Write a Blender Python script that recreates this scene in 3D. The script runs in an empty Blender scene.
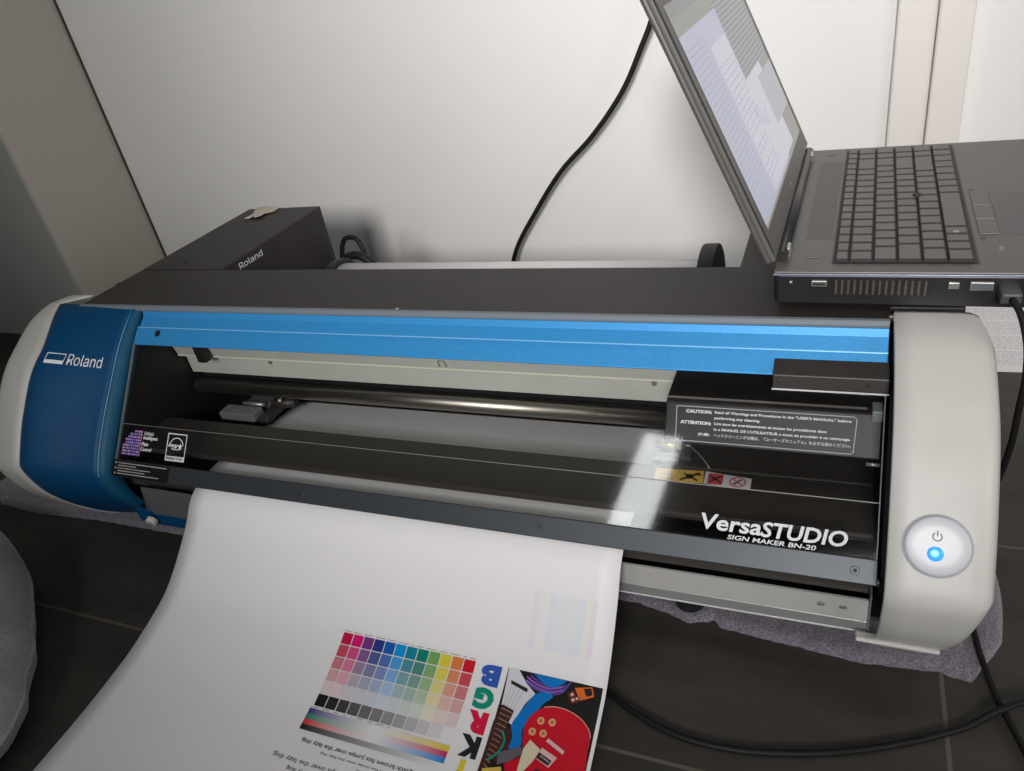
import bpy, bmesh, math, random
from mathutils import Vector, Matrix
random.seed(7)
SC = bpy.context.scene
COL = SC.collection
PI = math.pi

# ------------------------------------------------------------------ materials
MATS = {}
def mat(name, color, rough=0.5, metal=0.0, spec=0.5, noise=0.0, nscale=20.0, bump=0.0, bscale=200.0,
        coat=0.0, emit=None, estr=1.0, sheen=0.0, rnoise=0.0):
    if name in MATS: return MATS[name]
    m = bpy.data.materials.new(name); m.use_nodes = True
    nt = m.node_tree; b = nt.nodes['Principled BSDF']
    b.inputs['Base Color'].default_value = (*color, 1)
    b.inputs['Roughness'].default_value = rough
    b.inputs['Metallic'].default_value = metal
    b.inputs['Specular IOR Level'].default_value = spec
    b.inputs['Coat Weight'].default_value = coat
    b.inputs['Coat Roughness'].default_value = 0.08
    b.inputs['Sheen Weight'].default_value = sheen
    if emit:
        b.inputs['Emission Color'].default_value = (*emit, 1)
        b.inputs['Emission Strength'].default_value = estr
    tc = nt.nodes.new('ShaderNodeTexCoord')
    if noise > 0 or rnoise > 0:
        n = nt.nodes.new('ShaderNodeTexNoise'); n.inputs['Scale'].default_value = nscale
        n.inputs['Detail'].default_value = 6
        nt.links.new(tc.outputs['Object'], n.inputs['Vector'])
        if noise > 0:
            r = nt.nodes.new('ShaderNodeValToRGB')
            r.color_ramp.elements[0].position = 0.3; r.color_ramp.elements[1].position = 0.7
            r.color_ramp.elements[0].color = (*[c * (1 - noise) for c in color], 1)
            r.color_ramp.elements[1].color = (*[min(1, c * (1 + noise)) for c in color], 1)
            nt.links.new(n.outputs['Fac'], r.inputs['Fac'])
            nt.links.new(r.outputs['Color'], b.inputs['Base Color'])
        if rnoise > 0:
            mr = nt.nodes.new('ShaderNodeMapRange')
            mr.inputs['To Min'].default_value = max(0.02, rough - rnoise)
            mr.inputs['To Max'].default_value = min(1, rough + rnoise)
            nt.links.new(n.outputs['Fac'], mr.inputs['Value'])
            nt.links.new(mr.outputs['Result'], b.inputs['Roughness'])
    if bump > 0:
        n2 = nt.nodes.new('ShaderNodeTexNoise'); n2.inputs['Scale'].default_value = bscale
        n2.inputs['Detail'].default_value = 4
        nt.links.new(tc.outputs['Object'], n2.inputs['Vector'])
        bp = nt.nodes.new('ShaderNodeBump'); bp.inputs['Strength'].default_value = bump
        bp.inputs['Distance'].default_value = 0.001
        nt.links.new(n2.outputs['Fac'], bp.inputs['Height'])
        nt.links.new(bp.outputs['Normal'], b.inputs['Normal'])
    MATS[name] = m
    return m

def clear_mat(name, tint, refl_rough, ior=1.5):
    m = bpy.data.materials.new(name); m.use_nodes = True
    nt = m.node_tree; nt.nodes.clear()
    out = nt.nodes.new('ShaderNodeOutputMaterial')
    tr = nt.nodes.new('ShaderNodeBsdfTransparent'); tr.inputs['Color'].default_value = (*tint, 1)
    gl = nt.nodes.new('ShaderNodeBsdfGlossy'); gl.inputs['Roughness'].default_value = refl_rough
    fr = nt.nodes.new('ShaderNodeFresnel'); geo = nt.nodes.new('ShaderNodeNewGeometry')
    mr = nt.nodes.new('ShaderNodeMapRange'); mr.inputs['To Min'].default_value = ior; mr.inputs['To Max'].default_value = 1 / ior
    nt.links.new(geo.outputs['Backfacing'], mr.inputs['Value']); nt.links.new(mr.outputs['Result'], fr.inputs['IOR'])
    mx = nt.nodes.new('ShaderNodeMixShader')
    nt.links.new(fr.outputs['Fac'], mx.inputs['Fac'])
    nt.links.new(tr.outputs['BSDF'], mx.inputs[1]); nt.links.new(gl.outputs['BSDF'], mx.inputs[2])
    nt.links.new(mx.outputs['Shader'], out.inputs['Surface'])
    MATS[name] = m
    return m

M_white = mat('ivory_plastic', (0.52, 0.51, 0.48), 0.42, bump=0.12, bscale=900, noise=0.02, nscale=30)
M_blue_cap = mat('deep_blue_gloss', (0.0, 0.052, 0.145), 0.5, spec=0.3, noise=0.03, nscale=10)
M_blue = mat('blue_metallic_paint', (0.038, 0.28, 0.62), 0.42, metal=0.25, noise=0.13, nscale=900, bump=0.1, bscale=900)
M_black = mat('black_painted_steel', (0.022, 0.0185, 0.017), 0.5, spec=0.4, noise=0.15, nscale=25, bump=0.15, bscale=700)
M_inner = mat('inner_black_plastic', (0.010, 0.010, 0.011), 0.5)
M_guard = mat('dark_guard_plastic', (0.038, 0.033, 0.030), 0.4)
M_bar = mat('anodised_black_bar', (0.050, 0.058, 0.066), 0.40, metal=0.4, bump=0.05)
M_rail = mat('zinc_rail', (0.60, 0.61, 0.56), 0.45, metal=0.15, noise=0.05, nscale=15)
M_steel = mat('polished_steel', (0.42, 0.38, 0.34), 0.36, metal=1.0)
M_alu = mat('satin_aluminium', (0.72, 0.71, 0.67), 0.4, metal=0.5, noise=0.06, nscale=8)
M_alu_d = mat('grey_aluminium', (0.38, 0.39, 0.38), 0.35, metal=0.6)
M_edge = mat('grey_edge_paint', (0.15, 0.175, 0.20), 0.55)
M_rubber = mat('black_rubber', (0.012, 0.012, 0.012), 0.6)
M_cable = mat('cable_black', (0.011, 0.010, 0.010), 0.5, spec=0.25)
M_label_w = mat('label_white_ink', (0.78, 0.78, 0.80), 0.5)
M_label_g = mat('label_grey_ink', (0.45, 0.45, 0.46), 0.5)
M_paper = mat('vinyl_white', (0.76, 0.745, 0.75), 0.5, spec=0.35)
M_button = mat('button_plastic', (0.53, 0.54, 0.57), 0.35)
M_brass = mat('brass', (0.55, 0.42, 0.16), 0.3, metal=0.9)
M_lapt = mat('laptop_graphite', (0.115, 0.105, 0.098), 0.42, metal=0.35, noise=0.05, nscale=60)
M_lapd = mat('laptop_black_side', (0.018, 0.018, 0.02), 0.35)
M_key = mat('key_grey', (0.115, 0.105, 0.098), 0.5, bump=0.05)
M_keyside = mat('key_side', (0.03, 0.027, 0.026), 0.6)
M_keywell = mat('key_well', (0.012, 0.011, 0.011), 0.6)
M_clear = clear_mat('clear_cover', (0.97, 0.972, 0.965), 0.05)
M_apron = mat('smoky_guard', (.10, .105, .11), .3)

def ink(name, c, rough=0.5): return mat('ink_' + name, c, rough, spec=0.3)

# ------------------------------------------------------------------ helpers
def link(name, me, m, parent=None):
    o = bpy.data.objects.new(name, me); COL.objects.link(o)
    if m is not None:
        for k in (m if isinstance(m, (list, tuple)) else [m]): me.materials.append(k)
    if parent is not None: o.parent = parent
    return o

def pydata(name, v, f, m, parent=None, smooth=False, mi=None):
    me = bpy.data.meshes.new(name)
    me.from_pydata([tuple(p) for p in v], [], f); me.validate()
    o = link(name, me, m, parent)
    if mi:
        for p, k in zip(me.polygons, mi): p.material_index = k
    if smooth:
        for p in me.polygons: p.use_smooth = True
    return o

def thing(name, label, cat, loc=(0, 0, 0), rz=0, group=None):
    o = bpy.data.objects.new(name, None); COL.objects.link(o)
    o.empty_display_size = 0.05
    o.location = loc; o.rotation_euler = (0, 0, rz)
    o['label'] = label; o['category'] = cat
    if group: o['group'] = group
    return o

def tag(o, label, cat, group=None, kind=None):
    o['label'] = label; o['category'] = cat
    if group: o['group'] = group
    if kind: o['kind'] = kind
    return o

def bm_obj(name, bm, m, parent=None, smooth=False):
    bmesh.ops.recalc_face_normals(bm, faces=bm.faces)
    me = bpy.data.meshes.new(name); bm.to_mesh(me); bm.free()
    o = link(name, me, m, parent)
    if smooth:
        for p in me.polygons: p.use_smooth = True
    return o

def bevel(o, w=0.001, seg=2, ang=30):
    md = o.modifiers.new('bevel', 'BEVEL'); md.width = w; md.segments = seg
    md.limit_method = 'ANGLE'; md.angle_limit = math.radians(ang)
    return o

def add_box(bm, x0, x1, y0, y1, z0, z1):
    vs = [bm.verts.new((x, y, z)) for x in (x0, x1) for y in (y0, y1) for z in (z0, z1)]
    for f in ((0, 1, 3, 2), (4, 6, 7, 5), (0, 4, 5, 1), (2, 3, 7, 6), (0, 2, 6, 4), (1, 5, 7, 3)):
        bm.faces.new([vs[i] for i in f])

def box(name, x0, x1, y0, y1, z0, z1, m, parent=None, bev=0.0008):
    bm = bmesh.new(); add_box(bm, x0, x1, y0, y1, z0, z1)
    o = bm_obj(name, bm, m, parent)
    if bev: bevel(o, bev)
    return o

def prism(name, poly, x0, x1, m, parent=None, bev=0.0):
    """closed (y,z) polygon extruded along x"""
    n = len(poly)
    v = [(x0, y, z) for y, z in poly] + [(x1, y, z) for y, z in poly]
    f = [tuple(range(n)), tuple(range(2 * n - 1, n - 1, -1))]
    for i in range(n):
        j = (i + 1) % n
        f.append((i, i + n, j + n, j))
    bm = bmesh.new()
    bv = [bm.verts.new(p) for p in v]
    for q in f: bm.faces.new([bv[k] for k in q])
    o = bm_obj(name, bm, m, parent)
    if bev: bevel(o, bev)
    return o

def add_cyl(bm, p0, p1, r0, r1=None, n=20, caps=True):
    r1 = r0 if r1 is None else r1
    p0 = Vector(p0); p1 = Vector(p1); d = (p1 - p0).normalized()
    a = d.orthogonal().normalized(); b = d.cross(a)
    A = [bm.verts.new(p0 + (a * math.cos(t) + b * math.sin(t)) * r0) for t in [2 * PI * k / n for k in range(n)]]
    B = [bm.verts.new(p1 + (a * math.cos(t) + b * math.sin(t)) * r1) for t in [2 * PI * k / n for k in range(n)]]
    for k in range(n):
        f = bm.faces.new((A[k], A[(k + 1) % n], B[(k + 1) % n], B[k])); f.smooth = True
    if caps: bm.faces.new(A[::-1]); bm.faces.new(B)

def cyl(name, p0, p1, r0, m, parent=None, r1=None, n=24, bev=0.0):
    bm = bmesh.new(); add_cyl(bm, p0, p1, r0, r1, n)
    o = bm_obj(name, bm, m, parent)
    if bev: bevel(o, bev)
    return o

def catmull(pts, step):
    pts = [Vector(p) for p in pts]
    out = [pts[0].copy()]
    P = [pts[0] * 2 - pts[1]] + pts + [pts[-1] * 2 - pts[-2]]
    for i in range(1, len(P) - 2):
        p0, p1, p2, p3 = P[i - 1], P[i], P[i + 1], P[i + 2]
        # centripetal Catmull-Rom
        t0 = 0.0; t1 = t0 + max(1e-6, (p1 - p0).length ** .5)
        t2 = t1 + max(1e-6, (p2 - p1).length ** .5); t3 = t2 + max(1e-6, (p3 - p2).length ** .5)
        n = max(1, int(round((p2 - p1).length / step)))
        for k in range(1, n + 1):
            t = t1 + (t2 - t1) * k / n
            a1 = p0 * ((t1 - t) / (t1 - t0)) + p1 * ((t - t0) / (t1 - t0))
            a2 = p1 * ((t2 - t) / (t2 - t1)) + p2 * ((t - t1) / (t2 - t1))
            a3 = p2 * ((t3 - t) / (t3 - t2)) + p3 * ((t - t2) / (t3 - t2))
            b1 = a1 * ((t2 - t) / (t2 - t0)) + a2 * ((t - t0) / (t2 - t0))
            b2 = a2 * ((t3 - t) / (t3 - t1)) + a3 * ((t - t1) / (t3 - t1))
            out.append(b1 * ((t2 - t) / (t2 - t1)) + b2 * ((t - t1) / (t2 - t1)))
    return out

def tube(name, pts, r, m, parent=None, n=10, step=0.008):
    path = catmull(pts, step)
    bm = bmesh.new(); rings = []
    nrm = None
    for i, p in enumerate(path):
        d = (path[min(i + 1, len(path) - 1)] - path[max(i - 1, 0)]).normalized()
        if nrm is None: nrm = d.orthogonal().normalized()
        nrm = (nrm - d * nrm.dot(d)).normalized(); b = d.cross(nrm)
        rings.append([bm.verts.new(p + (nrm * math.cos(t) + b * math.sin(t)) * r) for t in [2 * PI * k / n for k in range(n)]])
    for A, B in zip(rings[:-1], rings[1:]):
        for k in range(n): bm.faces.new((A[k], A[(k + 1) % n], B[(k + 1) % n], B[k])).smooth = True
    bm.faces.new(rings[0][::-1]); bm.faces.new(rings[-1])
    return bm_obj(name, bm, m, parent, True)

class Prof:
    """a profile in the (y,z) plane, walked by arc length s; surface point = (x, P(s) + off*normal)"""
    def __init__(self, pts, step=0.003, smooth=True):
        if smooth: P = [(p.x, p.y) for p in catmull([(y, z, 0) for y, z in pts], step)]
        else: P = list(pts)
        self.P = P; self.S = [0.0]
        for a, b in zip(P[:-1], P[1:]): self.S.append(self.S[-1] + math.hypot(b[0] - a[0], b[1] - a[1]))
    def nrm(self, i):
        a = self.P[max(i - 1, 0)]; b = self.P[min(i + 1, len(self.P) - 1)]
        ty, tz = b[0] - a[0], b[1] - a[1]; l = math.hypot(ty, tz)
        return (tz / l, -ty / l)          # points to the viewer side (forward/up) for front-going profiles
    def at(self, s, off=0.0):
        S = self.S; s = max(0, min(S[-1] - 1e-9, s))
        i = 0
        lo, hi = 0, len(S) - 1
        while hi - lo > 1:
            mid = (lo + hi) // 2
            if S[mid] <= s: lo = mid
            else: hi = mid
        i = lo
        t = (s - S[i]) / (S[i + 1] - S[i])
        y = self.P[i][0] * (1 - t) + self.P[i + 1][0] * t
        z = self.P[i][1] * (1 - t) + self.P[i + 1][1] * t
        n0 = self.nrm(i); n1 = self.nrm(i + 1)
        ny = n0[0] * (1 - t) + n1[0] * t; nz = n0[1] * (1 - t) + n1[1] * t
        return (y + ny * off, z + nz * off)
    def near(self, y, z):
        best = min(range(len(self.P)), key=lambda i: (self.P[i][0] - y) ** 2 + (self.P[i][1] - z) ** 2)
        bs, bd = self.S[best], 1e9
        for k in range(-20, 21):
            s = self.S[best] + k * 0.0003; q = self.at(s); d = (q[0] - y) ** 2 + (q[1] - z) ** 2
            if d < bd: bd, bs = d, s
        return bs
    def map(self, off=0.0):
        def f(u, v):                      # u = x, v = s
            y, z = self.at(v, off); return Vector((u, y, z))
        return f

def cut2d(bm, step, lo, hi, axis=1):
    k = math.floor(lo / step)
    while k * step < hi:
        co = [0, 0, 0]; no = [0, 0, 0]; co[axis] = k * step; no[axis] = 1
        bmesh.ops.bisect_plane(bm, geom=list(bm.verts) + list(bm.edges) + list(bm.faces), plane_co=co, plane_no=no)
        k += 1

def flat(name, polys, fn, m, parent=None, cut=0.0, mi=None, cutx=0.0):
    """2-D polygons -> mapped onto a surface by fn(u,v); each may carry its own material index"""
    bm = bmesh.new()
    for i, p in enumerate(polys):
        f = bm.faces.new([bm.verts.new((a, b, 0)) for a, b in p])
        f.normal_update()
        if mi: f.material_index = mi[i]
    bmesh.ops.triangulate(bm, faces=[f for f in bm.faces if len(f.verts) > 4])
    vs = [a for p in polys for _, a in p]; us = [a for p in polys for a, _ in p]
    if cut: cut2d(bm, cut, min(vs), max(vs), 1)
    if cutx: cut2d(bm, cutx, min(us), max(us), 0)
    for v in bm.verts: v.co = fn(v.co.x, v.co.y)
    me = bpy.data.meshes.new(name); bm.to_mesh(me); bm.free()
    return link(name, me, m, parent)

def stroke(pts, w):
    """open polyline -> list of quads of width w"""
    P = [Vector((a, b, 0)) for a, b in pts]; L = []; 
    for i, p in enumerate(P):
        d = (P[min(i + 1, len(P) - 1)] - P[max(i - 1, 0)]).normalized(); n = Vector((-d.y, d.x, 0)) * (w / 2)
        L.append((p + n, p - n))
    return [[(a[0].x, a[0].y), (a[1].x, a[1].y), (b[1].x, b[1].y), (b[0].x, b[0].y)] for a, b in zip(L[:-1], L[1:])]

def sm2(pts, step):
    return [(p.x, p.y) for p in catmull([(a, b, 0) for a, b in pts], step)]

def disc(cx, cy, rx, ry=None, n=28):
    ry = rx if ry is None else ry
    return [(cx + rx * math.cos(2 * PI * k / n), cy + ry * math.sin(2 * PI * k / n)) for k in range(n)]

def ring(cx, cy, r, w, n=28, a0=0, a1=2 * PI, ry=None):
    k0 = 1 if ry is None else ry / r
    return stroke([(cx + r * math.cos(a0 + (a1 - a0) * k / n), cy + k0 * r * math.sin(a0 + (a1 - a0) * k / n)) for k in range(n + 1)], w)

def rect(x0, x1, y0, y1): return [(x0, y0), (x1, y0), (x1, y1), (x0, y1)]

def font(fn):
    try:
        import os
        return bpy.data.fonts.load(os.path.join(bpy.utils.system_resource('DATAFILES'), 'fonts', fn))
    except Exception: return None
FONT_R = font('Inter.woff2')
def text(name, body, fn, x0, x1, y0, y1, m, parent=None, bold=0.0, shear=0.0, cut=0.0, plain=False, spacing=1.0):
    """writing fitted into the box x0..x1 / y0..y1 of a surface map fn (x1<x0 mirrors direction)"""
    cu = bpy.data.curves.new('writing', 'FONT'); cu.body = body; cu.size = 1.0
    if body == 'Roland' and FONT_R: cu.font = FONT_R; cu.offset = 0
    cu.offset = bold; cu.shear = shear; cu.resolution_u = 3; cu.space_character = spacing
    ob = bpy.data.objects.new('writing', cu); COL.objects.link(ob)
    dg = bpy.context.evaluated_depsgraph_get()
    me = bpy.data.meshes.new_from_object(ob.evaluated_get(dg), depsgraph=dg)
    bpy.data.objects.remove(ob); bpy.data.curves.remove(cu)
    me.name = name
    if not me.vertices: return None
    xs = [v.co.x for v in me.vertices]; ys = [v.co.y for v in me.vertices]
    ax, bx, ay, by = min(xs), max(xs), min(ys), max(ys)
    bm = bmesh.new(); bm.from_mesh(me)
    for v in bm.verts:
        v.co = Vector((x0 + (v.co.x - ax) / (bx - ax) * (x1 - x0), y0 + (v.co.y - ay) / (by - ay) * (y1 - y0), 0))
    if body == 'Roland' and FONT_R and bold > 0:            # heavier strokes: shifted copies of the outlines
        d = abs(y1 - y0) / max(1e-6, by - ay) * bold * .38; src = list(bm.faces)
        for ox, oy in ((d, 0), (-d, 0), (0, d * .6), (0, -d * .6)):
            g = bmesh.ops.duplicate(bm, geom=src)
            for v in [q for q in g['geom'] if isinstance(q, bmesh.types.BMVert)]: v.co.x += ox; v.co.y += oy
    if cut: cut2d(bm, cut, min(y0, y1), max(y0, y1), 1)
    for v in bm.verts: v.co = fn(v.co.x, v.co.y)
    me.materials.clear(); bm.to_mesh(me); bm.free()
    return link(name, me, m, parent)

def words(x0, x1, y, h, avg=0.004, gap=0.0012, seed=0):
    """unreadably small print: a row of word-long dashes"""
    rnd = random.Random(seed); out = []; x = x0
    while x < x1:
        w = avg * rnd.uniform(0.4, 1.6); e = min(x + w, x1)
        out.append(rect(x, e, y, y + h)); x = e + gap
    return out

# ------------------------------------------------------------------ camera
Xc = (0.91867724, 0.05584425, -0.39104161); Yc = (0.35792125, -0.5364785, 0.76425336); Zc = (-0.16710626, -0.84206427, -0.51283844)
right = Vector((Xc[0], Yc[0], Zc[0])); down = Vector((Xc[1], Yc[1], Zc[1])); fwd = Vector((Xc[2], Yc[2], Zc[2]))
cam = bpy.data.cameras.new('camera'); co = bpy.data.objects.new('camera', cam); COL.objects.link(co)
cam.sensor_width = 36; cam.lens = 745.75 / 1024 * 36; cam.clip_start = 0.02
Mx = Matrix.Identity(4)
for i in range(3):
    Mx[i][0] = right[i]; Mx[i][1] = -down[i]; Mx[i][2] = -fwd[i]
Mx.translation = (0.396, -0.588, 0.5995)
co.matrix_world = Mx
SC.camera = co

# ------------------------------------------------------------------ room shell
WY = 0.64
def struct(o): o['kind'] = 'structure'; return o

def floor_mat():
    m = bpy.data.materials.new('slate_tiles'); m.use_nodes = True; nt = m.node_tree; b = nt.nodes['Principled BSDF']
    tc = nt.nodes.new('ShaderNodeTexCoord'); sep = nt.nodes.new('ShaderNodeSeparateXYZ')
    nt.links.new(tc.outputs['Object'], sep.inputs[0])
    def math_(op, a, bb=None, c=None):
        n = nt.nodes.new('ShaderNodeMath'); n.operation = op
        for i, q in enumerate((a, bb, c)):
            if q is None: continue
            if isinstance(q, (int, float)): n.inputs[i].default_value = q
            else: nt.links.new(q, n.inputs[i])
        return n.outputs[0]
    def dist(src, off, pitch):
        a = math_('ADD', src, -off + 50 * pitch)
        a = math_('MODULO', a, pitch)
        c = math_('SUBTRACT', pitch, a)
        return math_('MINIMUM', a, c)
    d = math_('MINIMUM', dist(sep.outputs[0], 0.498, 0.62), math_('MINIMUM', dist(sep.outputs[1], 0.071, 0.93), dist(sep.outputs[1], -0.239, 0.93)))
    g = math_('LESS_THAN', d, 0.0017)
    n = nt.nodes.new('ShaderNodeTexNoise'); n.inputs['Scale'].default_value = 7; n.inputs['Detail'].default_value = 10
    n.inputs['Roughness'].default_value = 0.65
    mp = nt.nodes.new('ShaderNodeMapping'); mp.inputs['Scale'].default_value = (0.6, 2.2, 1)
    nt.links.new(tc.outputs['Object'], mp.inputs[0]); nt.links.new(mp.outputs[0], n.inputs['Vector'])
    r = nt.nodes.new('ShaderNodeValToRGB')
    r.color_ramp.elements[0].position = 0.3; r.color_ramp.elements[0].color = (0.032, 0.029, 0.025, 1)
    r.color_ramp.elements[1].position = 0.75; r.color_ramp.elements[1].color = (0.070, 0.062, 0.053, 1)
    nt.links.new(n.outputs['Fac'], r.inputs['Fac'])
    mix = nt.nodes.new('ShaderNodeMix'); mix.data_type = 'RGBA'
    nt.links.new(g, mix.inputs[0]); nt.links.new(r.outputs['Color'], mix.inputs[6])
    mix.inputs[7].default_value = (0.12, 0.105, 0.085, 1)
    nt.links.new(mix.outputs[2], b.inputs['Base Color'])
    b.inputs['Roughness'].default_value = 0.55; b.inputs['Specular IOR Level'].default_value = 0.35
    n2 = nt.nodes.new('ShaderNodeTexNoise'); n2.inputs['Scale'].default_value = 60; n2.inputs['Detail'].default_value = 8
    nt.links.new(tc.outputs['Object'], n2.inputs['Vector'])
    hs = math_('SUBTRACT', n2.outputs['Fac'], math_('MULTIPLY', g, 1.5))
    bp = nt.nodes.new('ShaderNodeBump'); bp.inputs['Strength'].default_value = 0.35; bp.inputs['Distance'].default_value = 0.0012
    nt.links.new(hs, bp.inputs['Height']); nt.links.new(bp.outputs['Normal'], b.inputs['Normal'])
    return m

M_wall = mat('wall_paint', (0.75, 0.735, 0.72), 0.7, noise=0.012, nscale=3, bump=0.05, bscale=150)
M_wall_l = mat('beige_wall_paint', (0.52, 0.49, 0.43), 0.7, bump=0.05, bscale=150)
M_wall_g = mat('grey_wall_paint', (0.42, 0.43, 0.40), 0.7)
M_trim = mat('cream_trim_paint', (0.72, 0.685, 0.635), 0.45)

struct(pydata('floor', [(-3, -3, 0), (3, -3, 0), (3, 1.2, 0), (-3, 1.2, 0)], [(0, 1, 2, 3)], floor_mat()))
struct(box('wall_back', -1.07, 2.9, WY, WY + 0.12, 0, 2.6, M_wall, bev=0))
# strip coloured as the joint's shadow, beige return and the grey wall beyond
struct(box('trim_1', -1.074, -1.070, WY - 0.003, WY + 0.1, 0, 2.6, mat('gap_seal', (0.05, 0.045, 0.04), 0.8), bev=0))
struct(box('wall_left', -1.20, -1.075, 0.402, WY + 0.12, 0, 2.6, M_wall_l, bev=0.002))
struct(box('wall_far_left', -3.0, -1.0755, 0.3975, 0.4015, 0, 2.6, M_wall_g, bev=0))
# door casing on the back wall, right
struct(box('trim_2', 0.452, 0.500, WY - 0.014, WY, 0, 2.1, M_trim, bev=0.003))
struct(box('trim_3', 0.5005, 0.543, WY - 0.022, WY, 0, 2.1, M_trim, bev=0.003))
struct(box('ceiling', -3, 3, -3, 1.2, 2.6, 2.7, mat('ceiling_paint', (0.6, 0.59, 0.57), 0.8), bev=0))
struct(box('wall_right', 2.9, 3.0, -3, 1.2, 0, 2.6, mat('far_wall_paint', (0.22, 0.20, 0.18), 0.8), bev=0))
struct(box('wall_front', -3, 3, -3.1, -3.0, 0, 2.6, mat('front_wall_paint', (0.42, 0.37, 0.33), 0.8), bev=0))
struct(box('wall_far_side', -3.1, -3.0, -3, 1.2, 0, 2.6, mat('far_wall_paint', (0.22, 0.20, 0.18), 0.8), bev=0))

# ------------------------------------------------------------------ printer
W = Prof([(.06, .2885), (.03, .2886), (.0, .2882), (-.03, .283), (-.078, .262), (-.100, .2460), (-.129, .2136), (-.141, .1985), (-.160, .1705),
          (-.1672, .1585), (-.1684, .1515), (-.1678, .1440), (-.159, .111), (-.136, .070), (-.105, .032), (-.07, .022)])
CR = Prof([(.06, .288), (.03, .2882), (.0, .2865), (-.01, .282), (-.042, .2575), (-.066, .233), (-.110, .185), (-.138, .148), (-.145, .132), (-.140, .10),
           (-.113, .056), (-.09, .03), (-.06, .02)])
COVP = [(0, .2885), (-.0055, .2765), (-.021, .2642), (-.033, .2526), (-.0695, .2093), (-.0945, .1796), (-.122, .1469), (-.1350, .1315)]
COV = Prof(COVP, smooth=False)

printer = thing('sign_printer', 'wide blue and white desktop sign printer cutter with a clear front cover, on a towel', 'printer', (0, 0, 0))
P_ = printer

# --- black steel body
pv = [(-.492, .003), (.4385, .003), (.4385, .0245), (.492, .0245), (.492, .106), (-.492, .106)]
bm = bmesh.new()
A = [bm.verts.new((x, y, .284)) for x, y in pv]; B = [bm.verts.new((x, y, .2885)) for x, y in pv]
bm.faces.new(A[::-1]); bm.faces.new(B)
for k in range(6): bm.faces.new((A[k], A[(k + 1) % 6], B[(k + 1) % 6], B[k]))
bevel(bm_obj('top_plate', bm, M_black, P_), .0008)
box('rear_panel', -.490, .490, .090, .105, .036, .2835, M_inner, P_, .0005)
wing = box('rear_housing', -.492, -.350, .1065, .345, .05, .2890, M_black, P_, .002)
wing2 = box('rear_housing', .309, .470, .1065, .345, .05, .2870, M_black, P_, .002)
fnside = lambda u, v: Vector((-.3490, u, v))
text('housing_lettering', 'Roland', fnside, .140, .190, .2735, .2820, M_label_w, wing, bold=.0)
box('lower_chassis', -.480, .436, -.086, .089, .036, .104, M_inner, P_, .002)
side = [(-.002, .280)] + [(y + .004, z - .004) for y, z in COVP[2:]] + [(-.105, .09), (-.08, .037), (.088, .037), (.088, .280)]
prism('side_frame', side, -.486, -.388, M_inner, P_)
prism('side_frame', side, .4405, .486, M_inner, P_)
prism('front_edge_strip', [(.003, .2892), (-.0012, .2892), (-.0035, .2862), (-.0035, .2835), (.003, .2835)], -.492, .4375, M_edge, P_, .0006)  # grey colour paints the highlight on the blue panel's rounded top edge

# --- blue band above the cover
prism('upper_panel', [(.0028, .2832), (-.0036, .2834), (-.0060, .2772), (-.0165, .2690), (-.0145, .2655), (-.003, .2720), (.0028, .2760)], -.3815, .4375, M_blue, P_, .0004)
cv = Prof(COVP, smooth=False)
def slab(prof, s0, s1, off0, off1, n=1, extra=()):
    ss = sorted({s0, s1, *[s for s in prof.S if s0 < s < s1]})
    a = [prof.at(s, off0) for s in ss]; b = [prof.at(s, off1) for s in ss]
    return a + b[::-1]
s_r = cv.near(-.0135, .2702)
s_b = cv.near(-.0325, .2530)
s_k = cv.near(-.0945, .1796)
s_t = cv.near(-.122, .1467)
s_e = cv.S[-1]
fc = prism('front_cover', slab(cv, s_b - .0005, s_t + .001, -.0014, .0012), -.3825, .4375, M_clear, P_, .0004)
prism('cover_top_band', slab(cv, s_r, s_b, -.0010, .0022), -.3832, .4375, M_blue, P_, .0010)
prism('band_ridge', slab(cv, s_r - .0004, s_r + .0009, .0012, .0025), -.3832, .4375, mat('ridge_blue', (.22, .52, .85), .35, metal=.2), P_, .0003)  # lighter blue paints a highlight along the band's top edge
bar = prism('cover_bar', slab(cv, s_t, s_e, -.003, .0034), -.3840, .4378, M_bar, P_, .0008)
prism('cover_crease', slab(cv, s_k - .0004, s_k + .0004, .0009, .0016), -.3825, .4375, mat('crease_grey', (.15, .145, .14), .4), P_)
prism('cover_side_edge', slab(cv, s_b, s_t, -.0012, .0018), -.3834, -.3827, mat('edge_light', (.20, .21, .22), .35), P_)
prism('cover_side_edge', slab(cv, s_b, s_t, -.0012, .0018), .4364, .4372, mat('edge_light', (.30, .31, .32), .35), P_)
# screws
def screw(name, x, prof, s, r=.0035, off=.0036, parent=P_, m=None):
    y, z = prof.at(s, off - .004); y1, z1 = prof.at(s, off + .0006); y2, z2 = prof.at(s, off + .0009)
    o = cyl(name, (x, y, z), (x, y1, z1), r, m or M_bar, parent, n=20, bev=.0004)
    bm = bmesh.new(); add_cyl(bm, (x, y1, z1), (x, y2, z2), r * .45, None, 6)
    bm_obj('socket', bm, M_rubber, o)
    return o
s_m = (s_t + s_e) / 2
for x in (-.106, .162, .422): screw('screw', x, cv, s_m, .0036)
screw('screw', -.347, cv, cv.near(-.022, .263), .0042, .0022, m=M_inner)
for (x, y) in ((-.457, .061), (-.4885, .062), (-.430, .13), (-.021, .004), (.438, .008)):
    o = cyl('top_screw', (x, y, .284), (x, y, .2898), .0032 if y > .02 else .0022, M_rubber if y > .02 else M_steel, P_, n=16, bev=.0004)
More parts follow.
